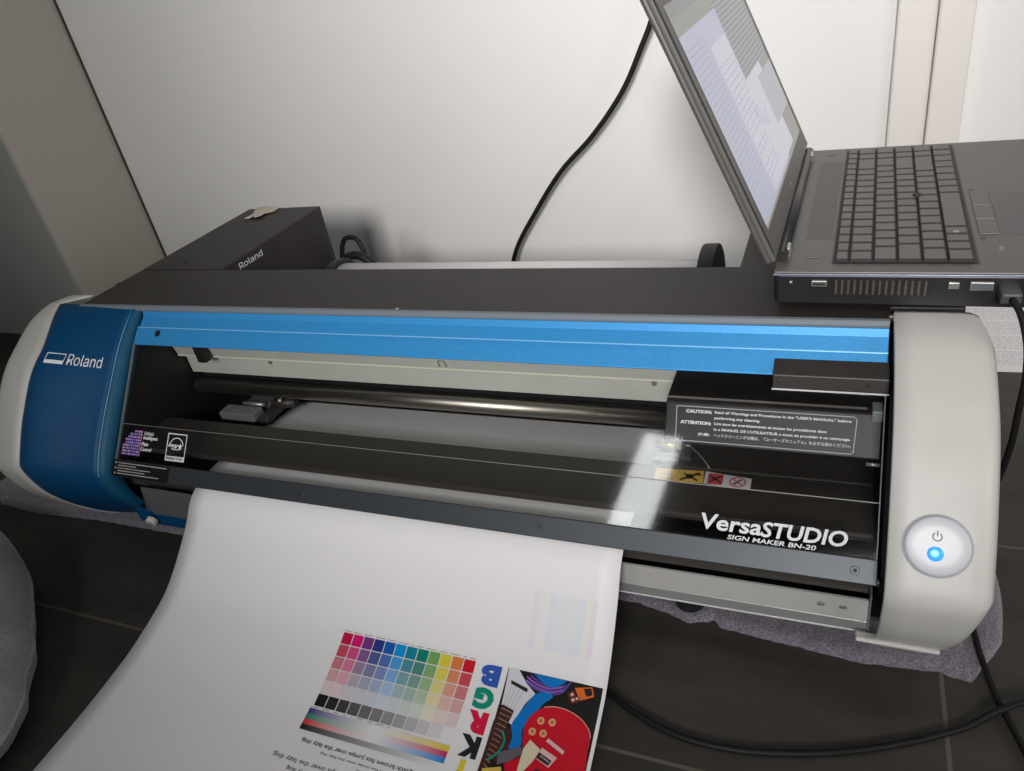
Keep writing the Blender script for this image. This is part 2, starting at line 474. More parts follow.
# handle on the clear cover
hd = prism('cover_handle', [(-.0254, .2652), (-.0422, .2596), (-.0450, .2480), (-.0395, .2452), (-.022, .2628)], .3530, .4388, mat('handle_brown_black', (.022, .017, .015), .45), P_, .0008)
prism('handle_edge', [(-.0454, .2486), (-.0460, .2474), (-.0410, .2448), (-.0400, .2456)], .3526, .4390, M_label_g, hd)
for x in (.359, .424): cyl('rivet', (x, -.0441, .2545), (x, -.0446, .2544), .0015, M_steel, hd, n=10)
# printed writing on the cover
cm = cv.map(.0018)
sv = cv.near
def sl(y, z): return sv(y, z)
v_mat = mat('silver_white_print', (.62, .63, .65), .4)
v0 = sl(-.1125, .1583); v1 = v0 - .0128
def skew(fn, x0, s0, k):      # slight rise of the lettering along x
    return lambda u, v: fn(u, v + k * (u - x0))
grp = text('cover_lettering', 'Versa', cm, .3035, .3520, v0 - .0005, v1 - .0008, v_mat, P_, bold=.022, shear=.12, cut=.004)
text('cover_lettering', 'STUDIO', cm, .3515, .4160, v0 + .0002, v1 + .0005, v_mat, P_, bold=.024, shear=.18, cut=.004, spacing=1.0)
text('cover_lettering', 'SIGN MAKER BN-20', cm, .3255, .3935, v0 + .0054, v0 + .0016, v_mat, P_, bold=.02, shear=.18)
# intelligent pass control badge
bx0, bx1 = -.3745, -.3450
b0, b1 = sl(-.117, .153), sl(-.100, .1735)
badge_cols = [(.22, .14, .45), (.32, .22, .60), (.45, .20, .50), (.16, .20, .50), (.55, .30, .55)]
bm_ms = [ink('badge%d' % i, c) for i, c in enumerate(badge_cols)]
polys = []; mi = []
rnd = random.Random(3)
for i in range(9):
    for j in range(9):
        u = bx0 + (bx1 - bx0) * (i + .5) / 9; v = b0 + (b1 - b0) * (j + .5) / 9
        if (1 - (i + .5) / 9) ** 2 * .9 + ((j + .5) / 9) ** 2 * .9 > .98 and i < 6: continue
        w = .0019; h = .0017
        polys.append([(u - w, v), (u, v - h), (u + w, v), (u, v + h)]); mi.append(rnd.randrange(5))
flat('pass_control_badge', polys, cm, bm_ms, P_, mi=mi)
for i, t in enumerate(('Roland', 'Intelligent', 'Pass', 'Control')):
    s0 = b1 + .0052 + i * .0062
    xo = -.3425 - i * .0008; wd = (.0155, .0235, .0105, .0175)[i]
    text('badge_lettering', t, cm, xo, xo + wd, s0, s0 - .0044 - (.0010 if i == 1 else 0), M_label_w, P_, bold=.03, shear=.2)
# energy star mark
e0x, e1x = -.3040, -.2755; es0, es1 = sl(-.100, .1730), sl(-.1165, .1535)
ex = (e0x + e1x) / 2; em = es0 + (es1 - es0) * .42
polys = stroke([(e0x, es0), (e1x, es0), (e1x, es1), (e0x, es1), (e0x, es0)], .0014)
polys += [rect(e0x, e1x, es1 - .0052, es1 - .0002)]
polys += ring(ex, em + .002, .0105, .0011, 24, PI * 1.08, PI * 1.92)
polys += ring(ex, em - .001, .0105, .0009, 20, PI * 0.25, PI * .75, ry=.006)
star = []
for k in range(10):
    a = -PI / 2 + k * PI / 5; r = .0042 if k % 2 == 0 else .0017
    star.append((ex + .006 + r * math.cos(a), em + .001 + r * math.sin(a)))
polys += [star]
flat('energy_mark', polys, cm, M_label_w, P_)
text('energy_lettering', 'energy', cm, e0x + .002, ex + .003, em + .0035, em - .001, M_label_w, P_, bold=.03, shear=.3)
text('energy_lettering', 'ENERGY STAR', cv.map(.0021), e0x + .002, e1x - .002, es1 - .0012, es1 - .004, M_inner, P_, bold=.03)
# small black notice label on the bar end
nm = cv.map(.0038)
lb = flat('notice_label', [rect(-.3830, -.2930, s_t + .0010, s_e - .0002)], nm, mat('notice_black', (.012, .012, .013), .3), P_, cut=.004)
polys = []
for i in range(5):
    polys += words(-.374, (-.297, -.345, -.322, -.330, -.308)[i], s_t + .0030 + i * .0031, .0010, .0035, .0006, 11 + i)
for i in (0, 2, 4): polys += [disc(-.378, s_t + .0035 + i * .0031, .0012, n=10)]
flat('notice_print', polys, cv.map(.0041), M_label_g, lb)

# --- interior
M_blk2 = mat('carriage_black', (.015, .014, .014), .42, spec=.3)
rl = prism('inner_rail', [(.010, .250), (.020, .2085), (.0215, .2055), (.030, .2030), (.0302, .1760), (.040, .1760), (.040, .250)], -.385, .262, M_rail, P_, .0005)
prism('rail_edge_line', [(.0196, .2090), (.0192, .2070), (.0206, .2058), (.0216, .2078)], -.385, .262, mat('rail_light', (.70, .66, .55), .4), rl)  # pale strip, a highlight painted along the rail's bend
box('rail_clip', -.336, -.322, .004, .014, .208, .232, M_inner, rl)
for x in (-.245, .236): cyl('rail_screw', (x, .0305, .198), (x, .0288, .198), .003, M_alu_d, rl, n=12)
fnr = lambda u, v: Vector((u, .0300 - (v - .2085) * .2 - .0108, v))
flat('rail_mark', stroke([(.003, .211), (.0035, .220), (.011, .220), (.0115, .211)], .0012), lambda u, v: Vector((u, .0200 - (v - .2085) * .241 - .0006, v)), M_inner, rl)
cyl('guide_shaft', (-.384, .030, .1565), (.268, .030, .1565), .0100, M_steel, P_, n=32)
box('slot_back', -.386, .44, .045, .05, .14, .25, M_inner, P_)
box('media_guard', -.384, .436, -.098, -.034, .140, .1475, M_guard, P_, .002)
bx = box('guard_slope', .250, .436, -.034, .040, .132, .1475, M_guard, P_, .002)
for x in (.184, -.232): cyl('guard_screw', (x, -.055, .1475), (x, -.055, .1485), .0045 if x > 0 else .003, M_bar, P_, n=16)
# carriage parked on the right
CFP = [(.010, .2285), (-.036, .2285), (-.0415, .2265), (-.0622, .1965), (-.0600, .1935), (.010, .1935)]
car = prism('carriage_cover', CFP, .2640, .4365, M_blk2, P_, .0012)
prism('carriage_edge', [(-.0362, .2290), (-.0380, .2282), (-.0378, .2274), (-.036, .2283)], .2642, .4250, mat('edge_sheen', (.16, .14, .13), .3), car)  # paler strip, highlight painted onto the carriage's front edge
CF = Prof([(-.0415, .2265), (-.075, .178)], smooth=False)
cf = CF.map(.0006); cf2 = CF.map(.0009)
lab = flat('caution_label', stroke([(.274, .0035), (.4160, .0035), (.4180, .0055), (.4165, .0320), (.4145, .0335), (.276, .0335), (.2742, .0315), (.2738, .0035)], .0007), cf, M_label_g, car)
def cl(t, x0, x1, row, bold=.02, m=M_label_w, plain=False):
    s = .0090 + row * .0049
    text('caution_lettering', t, cf2, x0, x1, s, s - .0030, m, lab, bold=bold, plain=plain)
cl('CAUTION:', .2820, .3040, 0, .05); cl('Read all Warnings and Procedures in the "USER\'S MANUAL" before', .3065, .4140, 0, .03)
cl('performing any cleaning.', .3065, .3440, 1, .03)
cl('ATTENTION:', .2775, .3040, 2, .05); cl('Lire tous les avertissements et toutes les procédures dans', .3065, .3960, 2, .03)
cl('le « MANUEL DE L\'UTILISATEUR » avant de procéder à un nettoyage.', .3065, .4140, 3, .03)
cl('注意:', .2930, .3035, 4, .03, plain=True); cl('ヘッドクリーニングの際は、『ユーザーズマニュアル』を必ずお読みください。', .3065, .4145, 4, .01, plain=True)
# pinch rollers, left group and right group
pz = .1476
def pinch_left():
    t = bpy.data.objects.new('pinch_roller', None); COL.objects.link(t); t.parent = P_
    box('arm', -.300, -.262, .018, .044, .130, .143, mat('mech_grey', (.10, .10, .10), .4), t, .002)
    box('arm', -.318, -.262, -.014, .006, .134, .146, mat('mech_light', (.16, .17, .165), .35), t, .002)
    box('bracket', -.262, -.246, -.010, .046, .130, .139, M_guard, t, .002)
    cyl('roller', (-.258, .024, .139), (-.228, .030, .139), .0065, M_guard, t, n=16)
    cyl('pin', (-.244, .020, .146), (-.244, .020, .149), .0025, M_alu, t, n=10)
    cyl('spring', (-.295, .010, .146), (-.262, .010, .146), .0025, M_alu_d, t, n=10)
pinch_left()
pr = bpy.data.objects.new('pinch_roller', None); COL.objects.link(pr); pr.parent = P_
cyl('roller', (.2435, -.0100, .1545), (.2675, -.0100, .1545), .0045, M_brass, pr, n=18)
for x in (.247, .255, .263): cyl('groove', (x, -.0100, .1545), (x + .0012, -.0100, .1545), .0048, M_guard, pr, n=18)
box('lever', .2420, .2680, -.0290, -.0190, .1478, .1520, mat('mech_pale', (.24, .27, .26), .35), pr, .001)
box('bracket', .2690, .2800, -.0270, -.0020, .1478, .1535, M_guard, pr, .002)
box('pin', .2440, .2600, .0030, .0045, .1500, .1560, M_alu_d, pr, .0005)
cyl('screw', (.2740, -.0080, .1535), (.2740, -.0080, .1550), .0022, M_alu, pr, n=12)
tube('spring_wire', [(.276, -.010, .154), (.285, -.016, .151), (.292, -.024, .149), (.298, -.034, .149)], .0007, M_alu_d, pr, n=6)
# warning stickers
fw = lambda u, v: Vector((u, v, .1479)); fw2 = lambda u, v: Vector((u, v, .1482))
yw = ink('warning_yellow', (.62, .40, .07)); rw = ink('warning_red', (.52, .07, .08)); ww = ink('warning_white', (.62, .60, .62))
wl = flat('warning_sticker', [[(.2490, -.0400), (.2935, -.0378), (.2955, -.0555), (.2510, -.0580)], [(.2950, -.0378), (.3130, -.0400), (.3135, -.0570), (.2960, -.0555)],
     [(.3130, -.0400), (.3365, -.0420), (.3365, -.0580), (.3135, -.0570)]], fw, [yw, ww, ww], P_, mi=[0, 1, 2])
flat('warning_symbol', [rect(.2985, .3120, -.0555, -.0405)], fw2, rw, wl)
pol = stroke([(.2565, -.0545), (.2620, -.0425), (.2675, -.0545), (.2565, -.0545)], .0012) + [rect(.2616, .2624, -.0510, -.0462), rect(.2616, .2624, -.0532, -.0520)]
pol += stroke([(.2740, -.0540), (.2905, -.0420)], .0030) + stroke([(.2760, -.0440), (.2900, -.0530)], .0022) + [disc(.2820, -.0480, .0034)] + stroke([(.2860, -.0430), (.2920, -.0450)], .0018)
flat('warning_symbol', pol, fw2, ink('warning_ink', (.06, .045, .02)), wl)
flat('warning_symbol', stroke([(.3005, -.0530), (.3100, -.0430)], .0024) + stroke([(.3000, -.0440), (.3110, -.0530)], .0024), lambda u, v: Vector((u, v, .1484)), ink('warning_ink', (.06, .045, .02)), wl)
flat('warning_symbol', ring(.3250, -.0495, .0066, .0012) + stroke([(.3205, -.0450), (.3295, -.0540)], .0012), lambda u, v: Vector((u, v, .1484)), rw, wl)
flat('warning_symbol', stroke([(.3215, -.0530), (.3280, -.0455)], .0024), fw2, ink('warning_grey', (.15, .14, .14)), wl)
# small metal latch bits at the right inner wall
box('latch_plate', .4285, .4365, -.045, -.030, .205, .231, mat('mech_pale', (.24, .27, .26), .35), P_, .001)
cyl('latch_pin', (.426, -.0680, .196), (.4365, -.0680, .196), .0016, M_alu_d, P_, n=10)
cyl('hinge_screw', (.4375, -.1330, .1330), (.4395, -.1330, .1330), .0035, M_steel, P_, n=14)

# --- front apron below the bar
ap = prism('front_apron', [(-.1275, .1060), (-.1295, .0840), (-.1285, .0770), (-.1265, .0770), (-.1270, .0840), (-.1255, .1060)], -.300, .4345, M_alu, P_)
prism('apron_lip', [(-.1298, .0842), (-.1320, .0752), (-.1270, .0752), (-.1275, .0842)], -.300, .4345, M_alu_d, P_, .0004)
prism('apron_edge', [(-.1322, .0756), (-.1322, .0738), (-.1280, .0738), (-.1280, .0756)], -.345, .4345, mat('bright_edge', (.85, .86, .84), .25, metal=.3), P_, .0003)
prism('clear_guard', [(-.1345, .1180), (-.1345, .0760), (-.1335, .0760), (-.1335, .1180)], -.349, -.240, M_apron, P_)
pydata('clear_guard_side', [(-.349, -.1340, .1180), (-.3655, -.1300, .0760), (-.3655, -.1290, .0760), (-.349, -.1330, .1180), (-.345, -.1340, .076), (-.345, -.133, .076)],
       [(0, 1, 4), (3, 5, 2), (0, 3, 2, 1), (1, 2, 5, 4)], M_apron, P_)
prism('feed_slot', [(-.119, .1220), (-.121, .1070), (-.086, .1000), (-.086, .1220)], -.380, .4365, M_guard, P_, .001)
for x in (.3995, .4160): cyl('apron_dimple', (x, -.1283, .0955), (x, -.1291, .0953), .0030, M_alu_d, P_, n=14)
box('apron_end', .4345, .4360, -.1330, -.090, .0745, .118, M_edge, P_, .0005)
prism('under_lip', [(-.1265, .0770), (-.1265, .0740), (-.086, .060), (-.086, .077)], -.380, .4345, M_inner, P_)

# --- side covers
def wb_x(y, z):
    """x of the seam between the white shell and the blue panel"""
    if z > .15:
        if y > .004: return -.5363 + .040 * min(1, (y - .004) / .026)
        t = max(0, min(1, (y + .075) / .085)); return -.4925 - .0473 * t ** 1.3
    t = max(0, min(1, (.075 - z) / .05)); return -.4905 + .024 * t ** 1.5
def surf_grid(name, rows, m, parent, thick=.0022, smooth=True):
    bm = bmesh.new(); R = [[bm.verts.new(p) for p in r] for r in rows]
    for A, B in zip(R[:-1], R[1:]):
        for k in range(len(A) - 1):
            f = bm.faces.new((A[k], A[k + 1], B[k + 1], B[k])); f.smooth = smooth
    me = bpy.data.meshes.new(name); bm.to_mesh(me); bm.free()
    o = link(name, me, m, parent)
    md = o.modifiers.new('shell', 'SOLIDIFY'); md.thickness = thick; md.offset = -1
    return o
NP = 90
fw_ = [W.S[-1] * i / (NP - 1) for i in range(NP)]
i0w = next(i for i, s in enumerate(fw_) if W.at(s)[0] < .030)
def cap_pts(i):
    s = fw_[i]; a = W.at(s); b = CR.at(CR.S[-1] * i / (NP - 1)); return a, b
# left: white outer shell, rounded over its outer edge
rows = []
XL = [(0, 0.0), (.25, 0), (.5, 0), (.72, .0006), (.86, .0030), (.94, .0065), (1.0, .0130), (1.0, .0250)]
for i in range(i0w, NP):
    s = fw_[i]; y, z = W.at(s); xs = wb_x(y, z)
    xo = -.5545
    if z > .2: xo -= .009 * .5 * (1 + math.cos(PI * min(1, abs(y + .014) / .08)))
    if z < .10: xo -= .012 * (.10 - z) / .08
    r = []
    for t, ins in XL:
        yy, zz = W.at(s, -ins); r.append((xs + (xo - xs) * t, yy, zz))
    rows.append(r)
lc = surf_grid('left_side_cover', rows, M_white, P_, .002)
# left: deep blue panel lofted between the outer and inner profiles
rows = []
for i in range(NP):
    (y, z), (y2, z2) = cap_pts(i)
    if y > .004 and z > .2: continue
    xs = wb_x(y, z) + .0006; r = []
    for k in range(13):
        t = k / 12; x = xs + (-.3962 - xs) * t
        sg = (x + .4893) / (.4893 - .3962); sg = max(0, min(1, sg)); e = sg * sg * (3 - 2 * sg) * .35 + sg * .65
        r.append((x, y + (y2 - y) * e, z + (z2 - z) * e))
    r[0] = (r[0][0], r[0][1] + .0008, r[0][2] - .0006)
    rows.append(r[::-1])
bp = surf_grid('blue_side_panel', rows, M_blue_cap, P_, .002)
# inner flank of the blue panel going down to the cover
rows = []
M_flank = mat('flank_blue', (0.004, 0.075, 0.15), 0.5, spec=0.3)
for i in range(NP):
    (y, z), (y2, z2) = cap_pts(i)
    if y > .004 and z > .2: continue
    s = CR.S[-1] * i / (NP - 1)
    k = min(1, max(.15, (0.012 - y2) / .05)) if z2 > .15 else 1
    a = CR.at(s, -.004 * k); b = CR.at(s, -.020 * k)
    kk = 1 if z2 > .12 else max(.45, 1 - (.12 - z2) / .10)
    b = CR.at(s, -.020 * k * kk)
    rows.append([(-.3962, y2, z2), (-.3915, *CR.at(s, -.008 * k * kk)), (-.3862 + .003 * (1 - kk), *b)])
surf_grid('blue_panel_flank', rows, M_flank, bp, .0015)
# added pale blue tube, a painted highlight along the crease
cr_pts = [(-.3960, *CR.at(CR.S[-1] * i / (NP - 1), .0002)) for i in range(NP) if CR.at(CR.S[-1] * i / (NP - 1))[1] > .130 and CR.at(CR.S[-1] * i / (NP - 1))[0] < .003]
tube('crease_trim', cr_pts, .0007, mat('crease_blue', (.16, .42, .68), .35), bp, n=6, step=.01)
# foot strip of the blue panel under the clear guard
box('blue_foot_strip', -.392, -.240, -.128, -.086, .050, .0735, M_blue_cap, P_, .002)
kn = cyl('corner_latch', (-.362, -.1305, .062), (-.362, -.1370, .060), .0075, mat('latch_ivory', (.60, .57, .50), .4), P_, n=18, bev=.001)
cyl('latch_core', (-.362, -.1365, .0605), (-.362, -.1380, .060), .0030, M_alu_d, kn, n=10)
# maker's mark on the blue panel
def panel(off):
    def f(u, v):
        sg = max(0, min(1, (u + .4893) / (.4893 - .3962))); e = sg * sg * (3 - 2 * sg) * .35 + sg * .65
        r = v / W.S[-1]
        # v is measured on W; find the matching CR point
        y, z = W.at(v, off); y2, z2 = CR.at(r * CR.S[-1], off); return Vector((u, y + (y2 - y) * e, z + (z2 - z) * e))
    return f
pf = panel(.0006)
sR0 = W.near(-.0790, .2614)   # letter tops
sR1 = sR0 + .0150
text('brand_lettering', 'Roland', pf, -.4530, -.4120, sR1 - .0045, sR0 - .0045, M_label_w, bp, bold=.0, cut=.003)
sR0 -= .0045; sR1 -= .0045
kp = stroke([(-.4800, sR0 + .0012), (-.4565, sR0 + .0012), (-.4573, sR1 - .0008), (-.4800, sR1 - .0008), (-.4800, sR0 + .0012)], .0013) + [rect(-.4800, -.4573, sR1 - .0050, sR1 - .0004)]
flat('brand_mark', kp, pf, M_label_w, bp, cut=.003)
# right: ivory cover
rows = []
XR = [(.4400, .0035), (.4402, .0012), (.4412, 0.0), (.455, 0), (.475, 0), (.492, .0002), (.5000, .0012), (.5050, .0040), (.5080, .0095), (.5085, .020)]
i0r = next(i for i, s in enumerate(fw_) if W.at(s)[0] < .0235)
for i in range(i0r, NP):
    s = fw_[i]; r = []
    yw_, zw_ = W.at(s)
    for x, ins in XR:
        yy, zz = W.at(s, -ins); 
        if x > .49 and zw_ > .24: x -= .006 * max(0, min(1, (yw_ + .02) / .05))
        if x > .48 and zw_ < .16: x -= .016 * min(1, (.16 - zw_) / .10)
        r.append((x, yy, zz))
    rows.append(r[::-1])
rc = surf_grid('right_side_cover', rows, M_white, P_, .002)
prism('cover_foot_tab', [(-.1462, .0835), (-.1480, .0805), (-.1380, .0785), (-.1370, .0812)], .4260, .4850, M_white, P_, .0015)
# power button
sB = W.near(-.1460, .1905)
wm = W.map
def button_disc(name, r0, offs, m, parent, cx=.4710, ry=1.0, s=sB, n=40):
    bm = bmesh.new(); rings = []
    for rr, of in offs:
        f = wm(of); rings.append([bm.verts.new(f(cx + r0 * rr * math.cos(2 * PI * k / n), s + ry * r0 * rr * math.sin(2 * PI * k / n))) for k in range(n)])
    for A, B in zip(rings[:-1], rings[1:]):
        for k in range(n): bm.faces.new((A[k], A[(k + 1) % n], B[(k + 1) % n], B[k])).smooth = True
    bm.faces.new(rings[-1]).smooth = True
    return bm_obj(name, bm, m, parent)
button_disc('button_groove', .0222, [(1, .0003), (.93, .0004)], mat('groove_shade', (.30, .30, .34), .5), P_)
pb = button_disc('power_button', .0208, [(1, -.0004), (1, .0014), (.97, .0022), (.90, .0026), (.6, .0026), (.3, .0026)], M_button, P_)
sL = W.near(-.1476, .1880)
led = button_disc('indicator_light', .0052, [(1, .0022), (.98, .0030), (.7, .0036), (.3, .0038)], mat('blue_led', (.05, .3, 1), .3, emit=(.02, .20, 1.0), estr=1.1), pb, cx=.4698, s=sL + .0022, n=24)
button_disc('light_core', .0024, [(1, .0038), (.4, .0041)], mat('led_core', (.3, .8, 1), .3, emit=(.12, .60, 1.0), estr=1.1), led, cx=.4692, s=sL + .0016, n=16)
sS = W.near(-.1425, .1960)
flat('power_symbol', ring(.4705, sS, .0028, .0008, 20, -PI * .32, PI * 1.32) + [rect(.4701, .4709, sS - .0042, sS - .0004)], wm(.0029), mat('symbol_grey', (.16, .13, .14), .5), pb)
# feet
for x in (.281, -.300):
    ft = cyl('foot', (x, -.0735, .0095), (x, -.0735, .042), .0150, M_rubber, P_, r1=.0165, n=24, bev=.001)
for x in (.281, -.300): cyl('foot', (x, .26, .0005), (x, .26, .05), .0165, M_rubber, P_, r1=.0195, n=24, bev=.001)

# ------------------------------------------------------------------ media roll behind the beam
roll = thing('media_roll', 'white roll of vinyl lying behind the printer beam, only its top edge showing', 'roll', (0, 0, 0))
ro = cyl('vinyl_roll', (-.232, .200, .2085), (.256, .200, .2085), .0430, M_paper, roll, n=48)
for x0, x1, nm in ((.2565, .2745, 'roll_flange'), (-.2440, -.2325, 'roll_flange')):
    cyl(nm, (x0, .200, .2085), (x1, .200, .2085), .0610 if x0 > 0 else .0500, M_rubber, roll, n=48, bev=.002)
cyl('roll_spindle', (-.349, .200, .2085), (.308, .200, .2085), .008, M_inner, roll, n=20)

# ------------------------------------------------------------------ printed sheet
SHP = [(.066, .1165), (.03, .1215), (-.01, .127), (-.06, .1325), (-.100, .1355), (-.125, .1335), (-.138, .1290), (-.150, .1200), (-.160, .107), (-.177, .0895), (-.2035, .066), (-.223, .0525),
       (-.254, .040), (-.287, .030), (-.316, .025), (-.355, .021), (-.414, .0175), (-.50, .010), (-.56, .004)]
SH = Prof(SHP, step=.004)
OLD = SH.near(-.136, .1300)          # offset between measured arc length and this profile
DS = OLD - .258                      # measurements used s=.2580 there
def sh(off=0.0):
    g = SH.map(off)
    def f(u, v):
        s = v + DS; k = max(0, (s - OLD)) / .33
        p = g(u, s); p.z += 0.0012 * math.sin(u * 9 + 1.0) * min(1, k * 1.5); return p
    return f
sheet = thing('printed_sheet', 'white vinyl sheet with a colour test print hanging out of the printer onto the tiles', 'sheet', (0, 0, 0))
bm = bmesh.new(); base = sh(0)
S0, S1 = -DS, SH.S[-1] - DS
NS, NX = 130, 24; G = []
for i in range(NS + 1):
    s = S0 + (S1 - S0) * i / NS; k = max(0, (s - .258)) / .33
    xl = -.2545 - .010 * min(1, k * 1.6); xr = .2395
    G.append([bm.verts.new(base(xl + (xr - xl) * j / NX, s)) for j in range(NX + 1)])
for i in range(NS):
    for j in range(NX): bm.faces.new((G[i][j], G[i][j + 1], G[i + 1][j + 1], G[i + 1][j])).smooth = True
me = bpy.data.meshes.new('vinyl'); bm.to_mesh(me); bm.free()
so = link('vinyl', me, M_paper, sheet)
md = so.modifiers.new('thickness', 'SOLIDIFY'); md.thickness = .00035; md.offset = 1
def lighten(c, t): return tuple(a + (.76 - a) * t for a in c)
cols = [(.50, .005, .06), (.62, .004, .16), (.17, .035, .20), (.02, .035, .24), (.005, .10, .42), (.0, .28, .68), (.0, .22, .30), (.0, .20, .14), (.16, .36, .09), (.68, .57, .04), (.66, .19, .05), (.56, .005, .02)]
chart = None; polys = []; mi = []; ms = []
px = (.1195 + .0235) / 12; ps = .01177
for r in range(5):
    for c in range(12):
        ms.append(ink('swatch_%d_%d' % (r, c), lighten(cols[c], (0, .08, .24, .46, .74)[r]), .45)); mi.append(len(ms) - 1)
        x = -.0235 + c * px; s = .3728 + r * ps
        polys.append(rect(x + .0005, x + px - .0005, s + .0005, s + ps - .0005))
for c in range(12):
    g = .012 + .75 * (c / 11) ** 1.7; ms.append(ink('grey_%d' % c, (g, g * .96, g), .45)); mi.append(len(ms) - 1)
    x = -.0235 + c * px; s = .3728 + 5 * ps
    polys.append(rect(x + .0005, x + px - .0005, s + .0005, s + ps - .0005))
chart = flat('colour_chart', polys, sh(.0004), ms, sheet, cut=.004, mi=mi)
# gradient bars (four stripes fading to paper in the middle)
polys = []; mi = []; ms = []
L_ = [(.03, .03, .22), (.0, .20, .12), (.60, .02, .03), (.01, .01, .012)]; R_ = [(.70, .52, .03), (.55, .01, .12), (.0, .22, .62), None]
for k in range(4):
    for q in range(40):
        t = (q + .5) / 40
        if R_[k] is None: c = lighten(L_[3], t ** 1.1)
        else: c = lighten(L_[k], min(1, t / .47)) if t < .5 else lighten(R_[k], min(1, max(0, (1 - t) / .47)))
        ms.append(ink('grad_%d_%d' % (k, q), c, .45)); mi.append(len(ms) - 1)
        x0 = -.0255 + .1450 * q / 40; s = .4458 + k * .0049
        polys.append(rect(x0, x0 + .1450 / 40, s, s + .0049))
flat('gradient_bars', polys, sh(.0004), ms, sheet, cut=.004, mi=mi)
# large colour initials, upside down to the viewer
ic = {'B': (.03, .09, .42), 'G': (.0, .26, .17), 'R': (.62, .005, .05), 'K': (.015, .015, .015), 'Y': (.68, .55, .03), 'M': (.6, .01, .2), 'C': (.0, .3, .65)}
for i, ch in enumerate('BGRKYMC'):
    s0 = .3733 + i * .0199
    text('initial_' + {'B': 'blue', 'G': 'green', 'R': 'red', 'K': 'black', 'Y': 'yellow', 'M': 'magenta', 'C': 'cyan'}[ch], ch, sh(.0004), .1450, .1262, s0, s0 + .0180, ink('init_' + ch, ic[ch], .45), sheet, bold=.065, cut=.004, plain=True)
tk = ink('text_black', (.06, .055, .055), .5)
T = 'Quick brown fox jumps over the lazy dog.'
text('sample_text', T, sh(.0004), .0980, -.0180, .4712, .4762, tk, sheet, bold=.01, cut=.004)
text('sample_text', T, sh(.0004), .0960, .0060, .4785, .4812, tk, sheet, cut=.004)
text('sample_text', T, sh(.0004), .0960, .0460, .4838, .4852, tk, sheet)
text('sample_text', T, sh(.0004), .0980, -.0380, .4885, .4940, tk, sheet, cut=.004)
text('sample_text', T, sh(.0004), .0960, -.0180, .4965, .5010, tk, sheet, cut=.004)
flat('chart_caption', words(-.0230, .1190, .3712, .0007, .007, .003, 5), sh(.0004), ink('caption_grey', (.35, .33, .33)), sheet)
flat('chart_caption', words(-.0250, .0600, .4441, .0007, .006, .004, 6), sh(.0004), ink('caption_grey', (.35, .33, .33)), sheet)
# guitar picture
GP = {"pg": [[151.1, 372.2], [160.3, 371.7], [170.1, 381.9], [179.9, 388.5], [173.3, 398.4], [169.7, 408.2], [168.3, 417.6], [163.5, 416.1], [165.4, 405.9], [152.9, 403.4]], "blue": [[180.0, 388.8], [189.6, 384.4], [196.1, 387.6], [189.4, 394.3], [183.8, 405.1], [179.8, 411.1], [176.7, 419.5], [179.3, 430.3], [174.3, 434.6], [168.3, 435.4], [170.2, 426.1], [166.2, 418.1], [169.7, 408.2], [174.7, 398.1]], "disc": [[174.8, 372.7], [205.0, 372.4], [202.3, 375.6], [195.9, 380.2], [188.5, 380.4], [181.2, 376.9]], "arc": [[160.3, 373], [169.0, 380.8], [180.4, 385.1], [192.9, 386.1], [202.5, 382.4], [208.1, 373.2]], "bridge": [[156.1, 382.1], [172.7, 386.0], [172.4, 389.1], [156.2, 384.8]], "pedal": [[212.8, 376.7], [227.5, 373.2], [230.7, 380.3], [219.4, 385.9]], "pedalw": [[220.4, 375.8], [226.9, 374.2], [229.1, 379.3], [224.2, 381.7]], "pedalr": [[207.4, 382.2], [212.7, 378.3], [218.7, 387.6], [212.4, 390.0]], "neck": [[154.3, 403.1], [165.4, 405.9], [158.4, 435.2], [155.8, 472.1], [150.1, 472.9], [150.1, 418.2]], "teal": [[155.0, 448.6], [162.2, 440.5], [164.4, 430.0], [160.0, 423.3]], "brown": [[157.2, 446.8], [159.4, 423.5], [165.3, 419.6], [170.0, 427.4], [166.9, 441.9], [162.0, 448.1]], "hatch": [[162.2, 440.5], [180.3, 431.3], [182.1, 437.1], [173.6, 445.2], [164.1, 450.1]], "red": [[190.9, 397.2], [200.8, 395.0], [212.1, 395.7], [224.1, 400.0], [233.5, 409.0], [234.7, 424.6], [235.4, 440.9], [220, 470], [185, 475], [171.6, 451.4], [169.9, 448.7], [175.8, 443.5], [182.9, 437.5], [179.5, 426.5], [177.9, 418.0], [179.4, 409.9], [184.5, 402.4]], "cream": [[186.1, 424.9], [196.7, 430.5], [192.8, 440.6], [185.4, 453.5], [182.3, 454.3], [182.3, 433.3]], "bar": [[200.7, 420.3], [216.7, 427.0], [215.5, 429.7], [199.4, 423.1]], "pf": [[197.5, 428.5], [211.7, 433.1], [206.8, 442.0], [194.7, 437.7]], "pb": [[196.2, 432.5], [208.2, 436.5], [205.9, 440.8], [194.8, 437.2]], "yel": [[153.6, 456.0], [168.6, 450.9], [171.5, 457.1], [155.0, 461.3]]}
GP = {k: [(a / 1000, b / 1000) for a, b in v] for k, v in GP.items()}
pic = flat('guitar_picture', [rect(.1505, .2365, .3722, .4900)], sh(.0003), ink('pic_black', (.012, .010, .010), .35), sheet, cut=.004)
lay = [0]
def pp(name, polys, c):
    lay[0] += 1
    return flat(name, polys, sh(.0003 + .00007 * lay[0]), ink('pic_%d' % lay[0], c, .4), pic, cut=.004)
pp('picture_cables', [p for o in (0, .003, .006) for p in stroke(sm2([(a + o * .5, b - o) for a, b in GP['arc'] if b - o > .3722], .003), .0016)], (.10, .05, .30))
pp('picture_pickguard', [GP['pg']], (.62, .62, .66))
pp('picture_blue_guitar', [sm2(GP['blue'] + GP['blue'][:1], .004)[:-1], GP['disc']], (.0, .16, .50))
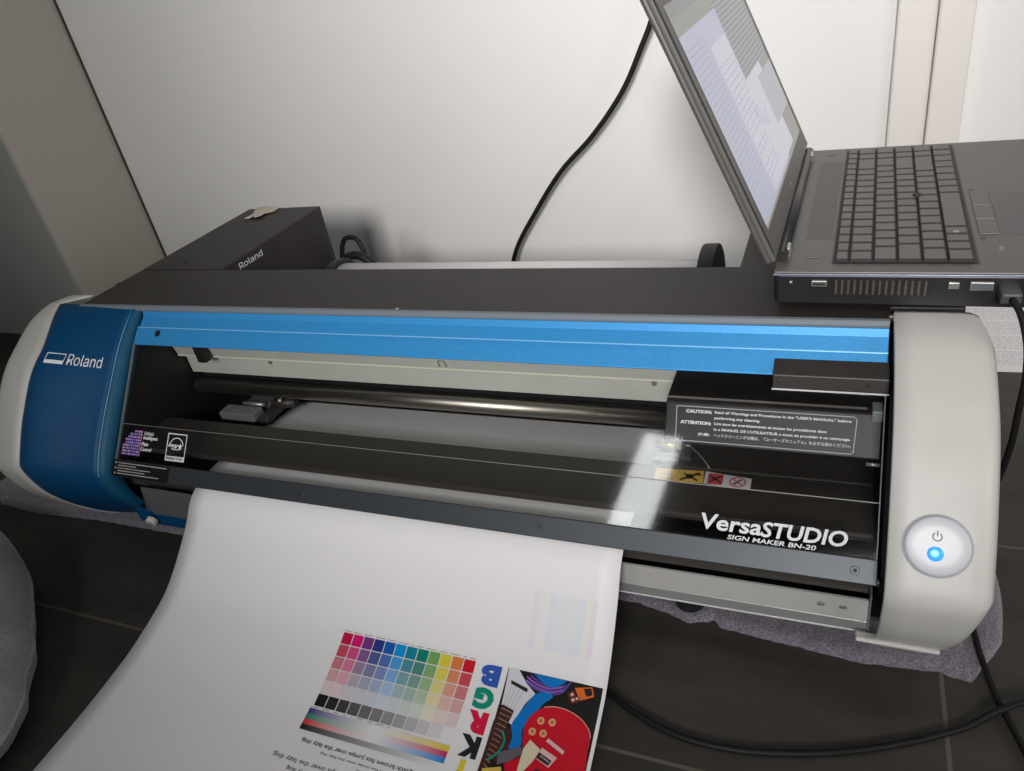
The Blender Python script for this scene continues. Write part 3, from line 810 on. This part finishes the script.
pp('picture_cables', [p for o in (.0015, .0045) for p in stroke(sm2([(a, b - o) for a, b in GP['arc'] if b - o > .3724], .003), .0011)], (.30, .12, .45))
pp('picture_strings', [q for k in range(4) for q in stroke([(.158 + k * .0038, .384 + k * .0010), (.1555 + k * .0028, .4045 + k * .0006)], .0004)], (.35, .34, .36))
pp('picture_bridge', [GP['bridge']], (.02, .02, .02))
pp('picture_brown_body', [sm2(GP['brown'] + GP['brown'][:1], .004)[:-1]], (.06, .015, .015))
pp('picture_neck', [GP['neck']], (.055, .02, .015))
pp('picture_frets', [q for k in range(13) for q in stroke([(.1535 + .0000 * k, .406 + k * .0042), (.1645 - .0006 * k, .408 + k * .0042)], .0005)], (.40, .25, .2))
pp('picture_hatching', [GP['hatch']], (.11, .10, .12))
pp('picture_teal_coil', stroke(sm2(GP['teal'], .002), .0016), (.0, .25, .20))
red = sm2(GP['red'] + GP['red'][:1], .004)[:-1]
pp('picture_red_guitar', [red], (.52, .004, .018))
pp('picture_binding', stroke(red[:14] , .0007), (.60, .35, .25))
pp('picture_pedal', [GP['pedal']], (.65, .13, .02))
pp('picture_pedal_window', [GP['pedalw']], (.02, .01, .01))
pp('picture_pedal_foot', [GP['pedalr']], (.12, .02, .015))
pp('picture_pedal_knobs', [disc(.2118, .3825, .0014), disc(.2135, .3865, .0014), disc(.2165, .3848, .0012)], (.60, .45, .35))
pp('picture_knobs', [disc(a, b, .0031) for a, b in ((.1908, .4086), (.2006, .4077), (.1859, .4184), (.1954, .4178))], (.62, .36, .16))
pp('picture_knob_tops', [disc(a, b, .0015) for a, b in ((.1908, .4086), (.2006, .4077), (.1859, .4184), (.1954, .4178))], (.50, .12, .06))
pp('picture_cream_guard', [GP['cream']], (.62, .55, .40))
pp('picture_bridge_bars', [GP['bar'], GP['pf']], (.66, .42, .40))
pp('picture_pickup', [GP['pb'], [(.197, .445), (.204, .447), (.200, .456), (.192, .454)]], (.03, .02, .03))
pp('picture_pickup_poles', [disc(.1985 + k * .0017, .4352 + k * .0006, .0006, n=8) for k in range(5)], (.6, .5, .45))
pp('picture_pedal_yellow', [GP['yel']], (.60, .42, .08))
# faint ghost print
gh = []; mi = []; gm = [ink('ghost_pink', (.74, .69, .74)), ink('ghost_yellow', (.755, .745, .70)), ink('ghost_blue', (.68, .71, .76)), ink('ghost_grey', (.71, .72, .755))]
for x0, x1, k in ((.1640, .1700, 0), (.1715, .1745, 1), (.1790, .1850, 2), (.1850, .2060, 3), (.2060, .2120, 2), (.2140, .2165, 1), (.2180, .2225, 0)):
    gh.append(rect(x0, x1, .3040, .3520)); mi.append(k)
flat('ghost_print', gh, sh(.0003), gm, sheet, cut=.003, mi=mi)

# ------------------------------------------------------------------ laptop, turned sideways on the printer
LX, LY, LZ = .3475, .0175, .2898
lap = thing('laptop', 'dark grey open laptop standing sideways on the right end of the printer', 'laptop', (LX, LY, LZ), -math.radians(1.3))
LD, LW, LT = .236, .340, .0335            # depth (x), width (y), top height
def lbox(name, x0, x1, y0, y1, z0, z1, m, par=lap, bev=.0006): return box(name, x0, x1, y0, y1, z0, z1, m, par, bev)
# base: black lower tub + graphite deck
bm = bmesh.new()
outl = [(0, .004), (.004, 0), (LD - .004, 0), (LD, .004), (LD, LW - .004), (LD - .004, LW), (.004, LW), (0, LW - .004)]
lo = [(.010 + (x - .010) * .97, .006 + (y - .006) * .965, .0045) for x, y in outl]; up = [(x, y, LT - .006) for x, y in outl]
lv = [bm.verts.new(p) for p in lo]; uv_ = [bm.verts.new(p) for p in up]; tv = [bm.verts.new((x, y, LT - .0025)) for x, y in outl]
for A, B in ((lv, uv_), (uv_, tv)):
    for k in range(8): bm.faces.new((A[k], A[(k + 1) % 8], B[(k + 1) % 8], B[k]))
bm.faces.new(lv[::-1]); bm.faces.new(tv)
bevel(bm_obj('base', bm, M_lapd, lap), .0015)
dk = lbox('deck', 0.0006, LD - .0006, .0006, LW - .0006, LT - .0024, LT, M_lapt, bev=.0008)
lbox('deck_edge', 0.0, LD, -.0004, .0008, LT - .0034, LT - .0018, mat('blue_grey_edge', (.22, .25, .32), .3, metal=.5), dk, .0002)
for (x, y) in ((.03, .03), (.20, .03), (.03, .30), (.20, .30)): cyl('rubber_foot', (x, y, -.0008), (x, y, .006), .008, M_rubber, lap, n=16)
# hinge, screen lid leaning back over the printer
lean = math.atan2(.091, .212)
cyl('hinge_barrel', (.0045, .020, LT + .0045), (.0045, .320, LT + .0045), .0052, M_lapd, lap, n=20)
for y in (.030, .296): lbox('hinge_cover', .0030, .0105, y, y + .014, LT - .001, LT + .0085, M_alu_d, bev=.0015)
Lo = Vector((.0035, 0, LT + .005)); Du = Vector((-math.sin(lean), 0, math.cos(lean))); Dn = Vector((math.cos(lean), 0, math.sin(lean)))
def scr(s, y, o=0.0): return Lo + Du * s + Dn * o + Vector((0, y, 0))
def sbox(name, s0, s1, y0, y1, o0, o1, m, par=lap, bev=.001):
    bm = bmesh.new(); vs = [bm.verts.new(scr(s, y, o)) for s in (s0, s1) for y in (y0, y1) for o in (o0, o1)]
    for f in ((0, 1, 3, 2), (4, 6, 7, 5), (0, 4, 5, 1), (2, 3, 7, 6), (0, 2, 6, 4), (1, 5, 7, 3)): bm.faces.new([vs[i] for i in f])
    o = bm_obj(name, bm, m, par); bevel(o, bev) if bev else None; return o
HS = .238
lid = sbox('screen_lid', .004, HS, .0, LW, -.0085, -.0035, M_lapt, bev=.002)
M_bez = mat('bezel_grey', (.105, .098, .090), .45)
bz = sbox('screen_bezel', .004, HS - .001, .0012, LW - .0012, -.0040, .0, M_bez, bev=.0012)
sbox('rubber_seal', .010, HS - .004, .0040, .0052, .0, .0009, M_rubber, bz, .0003)
sbox('rubber_seal', HS - .0052, HS - .004, .0040, LW - .004, .0, .0009, M_rubber, bz, .0003)
ms_ = [mat('screen_olive', (.02, .02, .02), .4, emit=(.25, .245, .22), estr=1), mat('screen_lavender', (.02, .02, .02), .4, emit=(.40, .405, .50), estr=1),
       mat('screen_window_grey', (.02, .02, .02), .4, emit=(.215, .215, .22), estr=1), mat('screen_light', (.02, .02, .02), .4, emit=(.50, .50, .56), estr=1),
       mat('screen_line', (.02, .02, .02), .4, emit=(.29, .29, .36), estr=1), mat('screen_pale_grey', (.02, .02, .02), .4, emit=(.36, .37, .40), estr=1)]
A0, A1, B0, B1 = .026, .222, .020, .322     # active area: s range, y range
def smap(off): return lambda u, v: scr(v, u, off)
disp = flat('display', [rect(B0, B1, A0, A1)], smap(.0003), ms_, lap)
wins = [([rect(B0, B1, A1 - .011, A1 - .001)], 2), ([rect(B0, .215, A0 + .003, A1 - .026)], 1), ([rect(B0 + .080, .265, A0 + .006, A1 - .050)], 3), ([rect(.175, B1, .125, A1 - .014)], 2), ([rect(.230, B1, .062, .114)], 5)]
for i, (pl, k) in enumerate(wins): flat('screen_window', pl, smap(.0004 + i * .00005), [ms_[k]], disp)
lines = []
rnd = random.Random(9)
s = .058
while s < .185:
    lines += words(B0 + .006, .088, s, .0009, .010, .004, int(s * 9999)); s += .0052
s = .044
while s < .160:
    if rnd.random() < .75: lines += words(.102, .165, s, .0010, .009, .004, int(s * 7777))
    s += .0060
lines += ring(.165, .090, .009, .0008) + ring(.190, .082, .006, .0008) + stroke([(.150, .10), (.185, .075), (.205, .092)], .0008)
flat('screen_text', lines, smap(.0009), [ms_[4]], disp)
fl = []
s = .124
while s < .205:
    fl.append(rect(.168, .315, s, s + .0010)); s += .0046
flat('screen_text', fl, smap(.0009), [ms_[5]], disp)
text('bezel_mark', 'hp', smap(.0003), .165, .173, .0120, .0175, M_label_g, bz)
# speaker grille, power keys, keyboard well
M_gr = bpy.data.materials.new('speaker_mesh'); M_gr.use_nodes = True
nt = M_gr.node_tree; b_ = nt.nodes['Principled BSDF']; tc = nt.nodes.new('ShaderNodeTexCoord'); vo = nt.nodes.new('ShaderNodeTexVoronoi')
vo.inputs['Scale'].default_value = 420; vo.inputs['Randomness'].default_value = 0; nt.links.new(tc.outputs['Object'], vo.inputs['Vector'])
rp = nt.nodes.new('ShaderNodeValToRGB'); rp.color_ramp.elements[0].position = .25; rp.color_ramp.elements[0].color = (.03, .028, .026, 1)
rp.color_ramp.elements[1].position = .45; rp.color_ramp.elements[1].color = (.10, .092, .086, 1)
nt.links.new(vo.outputs['Distance'], rp.inputs[0]); nt.links.new(rp.outputs[0], b_.inputs['Base Color']); b_.inputs['Roughness'].default_value = .5
lbox('speaker_grille', .020, .0425, .070, .288, LT, LT + .0003, M_gr, bev=0)
for y in (.028, .318): lbox('deck_button', .024, .033, y, y + .009, LT, LT + .0006, M_lapt, bev=.0003)
lbox('keyboard_well', .0445, .1485, .0165, .3295, LT - .0001, LT + .0003, M_keywell, bev=0)
rowsx = [(.0470, .0563), (.0578, .0740), (.0756, .0918), (.0934, .1096), (.1112, .1274), (.1290, .1455)]
lay_ = [[17.2 / 17] * 17, [1] * 13 + [2, 1, 1.2], [1.5] + [1] * 12 + [1.5, 1, 1.2], [1.8] + [1] * 11 + [2.2, 1, 1.2], [1.3] + [1] * 11 + [2.7, 1, 1.2], [1.15, .9, .9, .9, 4.75, 1, 1, 1.1, 1.1, 1.1, 1.1, 1.1, 1.1]]
u_ = (.3275 - .0190) / 17.2
first = {}
for (xa, xb), ws in zip(rowsx, lay_):
    y = .0190
    for w in ws:
        key = (round(xb - xa, 4), round(w, 3))
        wy_ = w * u_ - .0026
        if key not in first:
            bm = bmesh.new(); dx = xb - xa
            b4 = [(0, 0), (dx, 0), (dx, wy_), (0, wy_)]; t4 = [(.0008, .0008), (dx - .0008, .0008), (dx - .0008, wy_ - .0008), (.0008, wy_ - .0008)]
            A = [bm.verts.new((p[0], p[1], 0)) for p in b4]; B = [bm.verts.new((p[0], p[1], .0024)) for p in b4]; C_ = [bm.verts.new((p[0], p[1], .0030)) for p in t4]
            for a, c in ((A, B), (B, C_)):
                for k in range(4): bm.faces.new((a[k], a[(k + 1) % 4], c[(k + 1) % 4], c[k]))
            tf = bm.faces.new(C_)
            for f in bm.faces: f.material_index = 1
            tf.material_index = 0
            for f in tf.edges: pass
            ko = bm_obj('key', bm, [M_key, M_keyside], lap); first[key] = ko
        else:
            ko = first[key].copy(); COL.objects.link(ko); ko.parent = lap
        ko.location = (xa, y, LT + .0003); y += w * u_
cyl('pointing_stick', (.1103, .1660, LT + .0005), (.1103, .1660, LT + .0052), .0035, M_rubber, lap, n=16, bev=.001)
lbox('keyboard_rim', .1490, .1500, .0160, .3300, LT, LT + .0005, M_lapd, bev=0)
lbox('keyboard_rim', .0440, .0447, .0160, .3300, LT, LT + .0005, M_lapd, bev=0)
# touchpad with its buttons
lbox('touchpad', .1690, LD - .012, .0760, .1780, LT, LT + .0004, mat('pad_grey', (.055, .052, .050), .35), bev=.0003)
for i in range(3): lbox('touchpad_button', .1540, .1680, .0760 + .034 * i, .0760 + .034 * i + .0330, LT, LT + .0008, M_lapt, bev=.0003)
for y in (.066, .184): lbox('indicator_slot', .1540, .1580, y, y + .004, LT, LT + .0003, M_lapd, bev=0)
text('deck_sticker', 'hp', lambda u, v: Vector((v, u, LT + .0004)), .0420, .0500, .1690, .1640, M_label_g, lap)
text('key_marking', '⊞', lambda u, v: Vector((v, u, LT + .0035)), .0730, .0765, .1385, .1350, M_label_w, lap, plain=True)
# ports along the near side
M_port = mat('port_metal', (.33, .33, .30), .35, metal=.7)
def side_port(name, x0, x1, z0, z1, m, par=lap): return lbox(name, x0, x1, -.0016, .004, z0, z1, m, par, .0004)
side_port('lock_slot', .0130, .0155, .0235, .0255, M_port)
pt = side_port('usb_port', .0300, .0420, .0212, .0262, M_port); lbox('usb_tongue', .0312, .0408, -.0019, .003, .0228, .0242, M_inner, pt, 0)
for i in range(15): lbox('vent_fin', .0480 + i * .0046, .0498 + i * .0046, -.0012, .006, .0145, .0268, mat('fin_copper', (.11, .075, .065), .45, metal=.3), bev=0)
lbox('vent_recess', .0475, .1180, -.0006, .001, .0135, .0272, M_inner, bev=0)
p2 = side_port('display_port', .1285, .1360, .0205, .0258, M_port)
p3 = side_port('video_port', .1430, .1585, .0195, .0262, M_port); lbox('port_insert', .1443, .1572, -.0019, .003, .0208, .0250, mat('port_blue', (.10, .11, .14), .5), p3, 0)
side_port('network_port', .1860, .1990, .0140, .0260, M_port)

# ------------------------------------------------------------------ cables
vc = thing('video_cable', 'black cable plugged into the near side of the laptop, hanging past the ivory cover', 'cable')
bx_ = box('plug', .5085, .5225, -.004, .0182, .3055, .3148, mat('plug_grey', (.055, .05, .05), .5), vc, .002)
tube('cord', [(.5160, -.0030, .3100), (.5195, -.018, .3065), (.5240, -.033, .290), (.5265, -.038, .265), (.5270, -.036, .235), (.5290, -.028, .2), (.5300, -.010, .15), (.5285, .01, .10), (.5270, .015, .05), (.5240, -.005, .013),
      (.5245, -.050, .0130), (.5275, -.080, .0110), (.5360, -.119, .006), (.5480, -.157, .005), (.575, -.25, .005), (.60, -.36, .005)], .0025, M_cable, vc, n=12, step=.006)
fc_ = tube('floor_cable', [(.78, -.02, .0045), (.66, -.065, .0045), (.580, -.107, .0045), (.555, -.119, .010), (.5330, -.134, .0100), (.515, -.147, .0045), (.492, -.162, .0045), (.463, -.178, .0045), (.427, -.194, .0045), (.391, -.206, .0045), (.345, -.2155, .0045),
      (.305, -.2165, .0045), (.270, -.209, .0045), (.231, -.191, .0045), (.190, -.160, .0045), (.150, -.110, .0045)], .0028, M_cable, None, n=12)
tag(fc_, 'black cable curving across the tiles in front of the printer under the sheet', 'cable')
wc = tube('power_cord', [(.165, .60, .60), (.150, .60, .52), (.1275, .60, .455), (.112, .60, .425), (.078, .60, .365), (.022, .60, .300), (-.040, .60, .245), (-.098, .60, .175), (-.150, .60, .10), (-.168, .60, .040), (-.15, .58, .006), (-.05, .55, .006)], .0042, M_cable, None, n=12)
tag(wc, 'thin black cord hanging down the white wall behind the laptop screen', 'cable')
lc_ = tube('cable_loop', [(-.330, .33, .12), (-.335, .34, .20), (-.318, .34, .236), (-.298, .34, .236), (-.286, .335, .215), (-.292, .33, .17), (-.30, .33, .10), (-.30, .33, .006)], .0040, M_cable, None, n=10)
tag(lc_, 'small black cable loop sticking up beside the box at the printer back', 'cable')
lc2 = tube('cable_loop', [(-.320, .26, .10), (-.300, .27, .19), (-.282, .27, .224), (-.262, .27, .237), (-.240, .27, .233), (-.222, .27, .208), (-.215, .275, .15), (-.22, .30, .006)], .0062, M_cable, None, n=10)
tag(lc2, 'thicker black cable arching over the left end of the vinyl roll', 'cable')

# ------------------------------------------------------------------ torn tape on the black box
bm = bmesh.new()
tp = [(-.4730, .352), (-.452, .352), (-.438, .349), (-.424, .344), (-.423, .329), (-.434, .318), (-.430, .306), (-.438, .299), (-.446, .306), (-.449, .300), (-.456, .297), (-.459, .301), (-.455, .312), (-.459, .322), (-.466, .334)]
rnd = random.Random(4)
tv1 = [bm.verts.new((x, y - .006, .2902 + rnd.uniform(0, .0025))) for x, y in tp]
cen = bm.verts.new((-.446, .322, .2935))
for k in range(len(tp)): bm.faces.new((tv1[k], tv1[(k + 1) % len(tp)], cen))
tape = bm_obj('torn_tape', bm, mat('masking_tape', (.50, .42, .34), .7, noise=.08, nscale=200), None)
md = tape.modifiers.new('thickness', 'SOLIDIFY'); md.thickness = .0008; md.offset = 1
tag(tape, 'torn scrap of pale masking tape stuck on top of the black box', 'tape')

# ------------------------------------------------------------------ printed papers beside the printer
pap = thing('paper_page', 'printed white page lying on the floor right of the printer under the laptop edge', 'paper', (.700, .5140, .0004), .012)
box('page', -.150, .150, -.105, .105, 0, .0012, mat('page_white', (.78, .76, .77), .6), pap, 0)
pl = []; y = -.088; k = 0
while y < .085:
    if k % 9 != 8:
        for (a, b) in ((-.138, .138),):
            pl += words(a, b if k % 9 != 7 else b - .07, y, .0010, .006, .0022, 100 + k)
    y += .0048; k += 1
flat('page_print', pl, lambda u, v: Vector((u, v, .0014)), mat('print_grey', (.40, .39, .40), .6), pap)
flat('page_heading', [rect(-.150, .150, .092, .105)], lambda u, v: Vector((u, v, .0015)), mat('heading_red', (.45, .03, .05), .5), pap)

# ------------------------------------------------------------------ grey-mauve towel under the printer
from mathutils import noise as N
edge = [(-.80, -.072), (-.742, -.099), (-.66, -.105), (-.530, -.097), (-.385, -.097), (-.20, -.085), (.10, -.078), (.231, -.079), (.262, -.086), (.281, -.0925), (.300, -.088), (.306, -.082), (.312, -.092), (.434, -.103), (.497, -.098), (.5205, -.103), (.5300, -.086), (.548, -.055)]
def ey(x):
    for (a, b), (c, d) in zip(edge[:-1], edge[1:]):
        if a <= x <= c: return b + (d - b) * (x - a) / (c - a)
    return edge[-1][1] if x > edge[-1][0] else edge[0][1]
bm = bmesh.new(); NXX, NYY = 560, 110; G = []
for i in range(NXX + 1):
    u = i / NXX; col_ = []
    for j in range(NYY + 1):
        v = j / NYY
        xr = .550 + .006 * math.sin(v * 9) - .002
        x = -.80 + (xr + .80) * u
        if v < .12: x += 0 
        y0 = ey(min(x, .548)) + .0018 * N.noise(Vector((x * 90, 0, 3)))
        y = y0 + (.30 - y0) * v
        ed = min(1, min(v * (.30 - y0) / .007, (xr - x) / .008, (x + .80) / .02)); ed = max(0, ed)
        wr = .5 + .5 * N.noise(Vector((x * 14, y * 20, 1)))
        h = .0015 + (ed ** .5) * (.0042 + .004 * wr) + .0012 * N.noise(Vector((x * 260, y * 260, 0))) * ed + .0016 * N.noise(Vector((x * 120, y * 120, 5))) * ed
        for fx in (.281, -.300):
            for fy in (-.0735, .26):
                dd = math.hypot(x - fx, y - fy)
                if dd < .022: h = min(h, .0075 if dd < .018 else .0100)
        col_.append(bm.verts.new((x, y, h)))
    G.append(col_)
for i in range(NXX):
    for j in range(NYY): bm.faces.new((G[i][j], G[i + 1][j], G[i + 1][j + 1], G[i][j + 1])).smooth = True
for i in range(NXX):   # skirt down to the floor
    a, b = G[i][0], G[i + 1][0]; c = bm.verts.new((b.co.x, b.co.y, .0002)); d = bm.verts.new((a.co.x, a.co.y, .0002)); bm.faces.new((d, c, b, a))
towel = bm_obj('towel', bm, mat('towel_mauve', (.185, .165, .20), .95, noise=.55, nscale=520, bump=1.0, bscale=800, sheen=.4), None, True)
tag(towel, 'mauve grey terry towel spread on the tiles under the whole printer', 'towel')

# ------------------------------------------------------------------ grey cushion, bottom left
cush = thing('floor_cushion', 'grey fabric cushion with stitched edge at the bottom left on the floor', 'cushion', (0, 0, 0))
oc = [(-.66, -.165), (-.61, -.178), (-.56, -.197), (-.515, -.217), (-.478, -.236), (-.450, -.256), (-.428, -.272), (-.405, -.292), (-.378, -.310), (-.362, -.330), (-.348, -.346), (-.328, -.362), (-.318, -.378), (-.306, -.402), (-.312, -.45), (-.36, -.52), (-.46, -.58), (-.6, -.60), (-.74, -.55), (-.80, -.42), (-.78, -.26)]
ocs = [(p.x, p.y) for p in catmull([(a, b, 0) for a, b in oc + oc[:1]], .01)][:-1]
cx_, cy_ = -.56, -.39
bm = bmesh.new(); rings = []
for k, (sc_, h) in enumerate([(.90, .004), (.975, .014), (1.0, .030), (1.0, .038), (.985, .052), (.94, .068), (.85, .082), (.7, .094), (.5, .101), (.25, .105)]):
    rings.append([bm.verts.new((cx_ + (x - cx_) * sc_, cy_ + (y - cy_) * sc_, h + .003 * N.noise(Vector((x * 16, y * 16, k * .4))))) for x, y in ocs])
for A, B in zip(rings[:-1], rings[1:]):
    for k in range(len(A)): bm.faces.new((A[k], A[(k + 1) % len(A)], B[(k + 1) % len(A)], B[k])).smooth = True
bm.faces.new(rings[-1]); bm.faces.new(rings[0][::-1])
M_fab = mat('grey_cotton', (.30, .305, .315), .9, noise=.2, nscale=350, bump=.8, bscale=500, sheen=.15)
bm_obj('cover', bm, M_fab, cush, True)
pts = [(cx_ + (x - cx_) * 1.002, cy_ + (y - cy_) * 1.002, .034) for x, y in ocs] ; tube('piping', pts + pts[:1], .0028, M_fab, cush, n=8, step=.01)

# ------------------------------------------------------------------ light
w = bpy.data.worlds.new('world'); SC.world = w; w.use_nodes = True
bg = w.node_tree.nodes['Background']; bg.inputs[0].default_value = (.75, .80, .9, 1); bg.inputs[1].default_value = 0.3
def area(name, loc, target, sx, sy, power, col):
    l = bpy.data.lights.new(name, 'AREA'); l.shape = 'RECTANGLE'; l.size = sx; l.size_y = sy; l.energy = power; l.color = col
    o = bpy.data.objects.new(name, l); COL.objects.link(o); o.location = loc
    d = (Vector(target) - Vector(loc)).normalized(); o.rotation_euler = d.to_track_quat('-Z', 'Y').to_euler(); return o
wd = area('window_daylight', (1.75, -.75, .75), (.4, .2, .3), .8, .7, 2.4, (1, .985, .97)); wd.data.spread = math.radians(100)
sl_ = area('window_slit', (-.37, -2.2, 1.60), (-.37, -1.2, 1.60), .18, 1.22, 7, (.95, .98, 1.0)); sl_.rotation_euler.rotate_axis('Z', math.radians(-5))
wl_ = area('window_front', (.64, -2.3, 1.42), (.08, .64, .60), .5, .5, 6.7, (1, .985, .975)); wl_.data.spread = math.radians(47)
cl_ = area('window_ceiling', (.7, -.3, 2.5), (.60, .50, .3), 1.0, .8, 1.6, (1, .97, .94)); cl_.data.spread = math.radians(60)  # added overhead fill for laptop and top plate, not an actual window

v = SC.view_settings
v.view_transform = 'Standard'; v.look = 'None'; v.gamma = 1; v.use_curve_mapping = False; v.exposure = -0.05
SC.cycles.max_bounces = 8; SC.cycles.transparent_max_bounces = 16
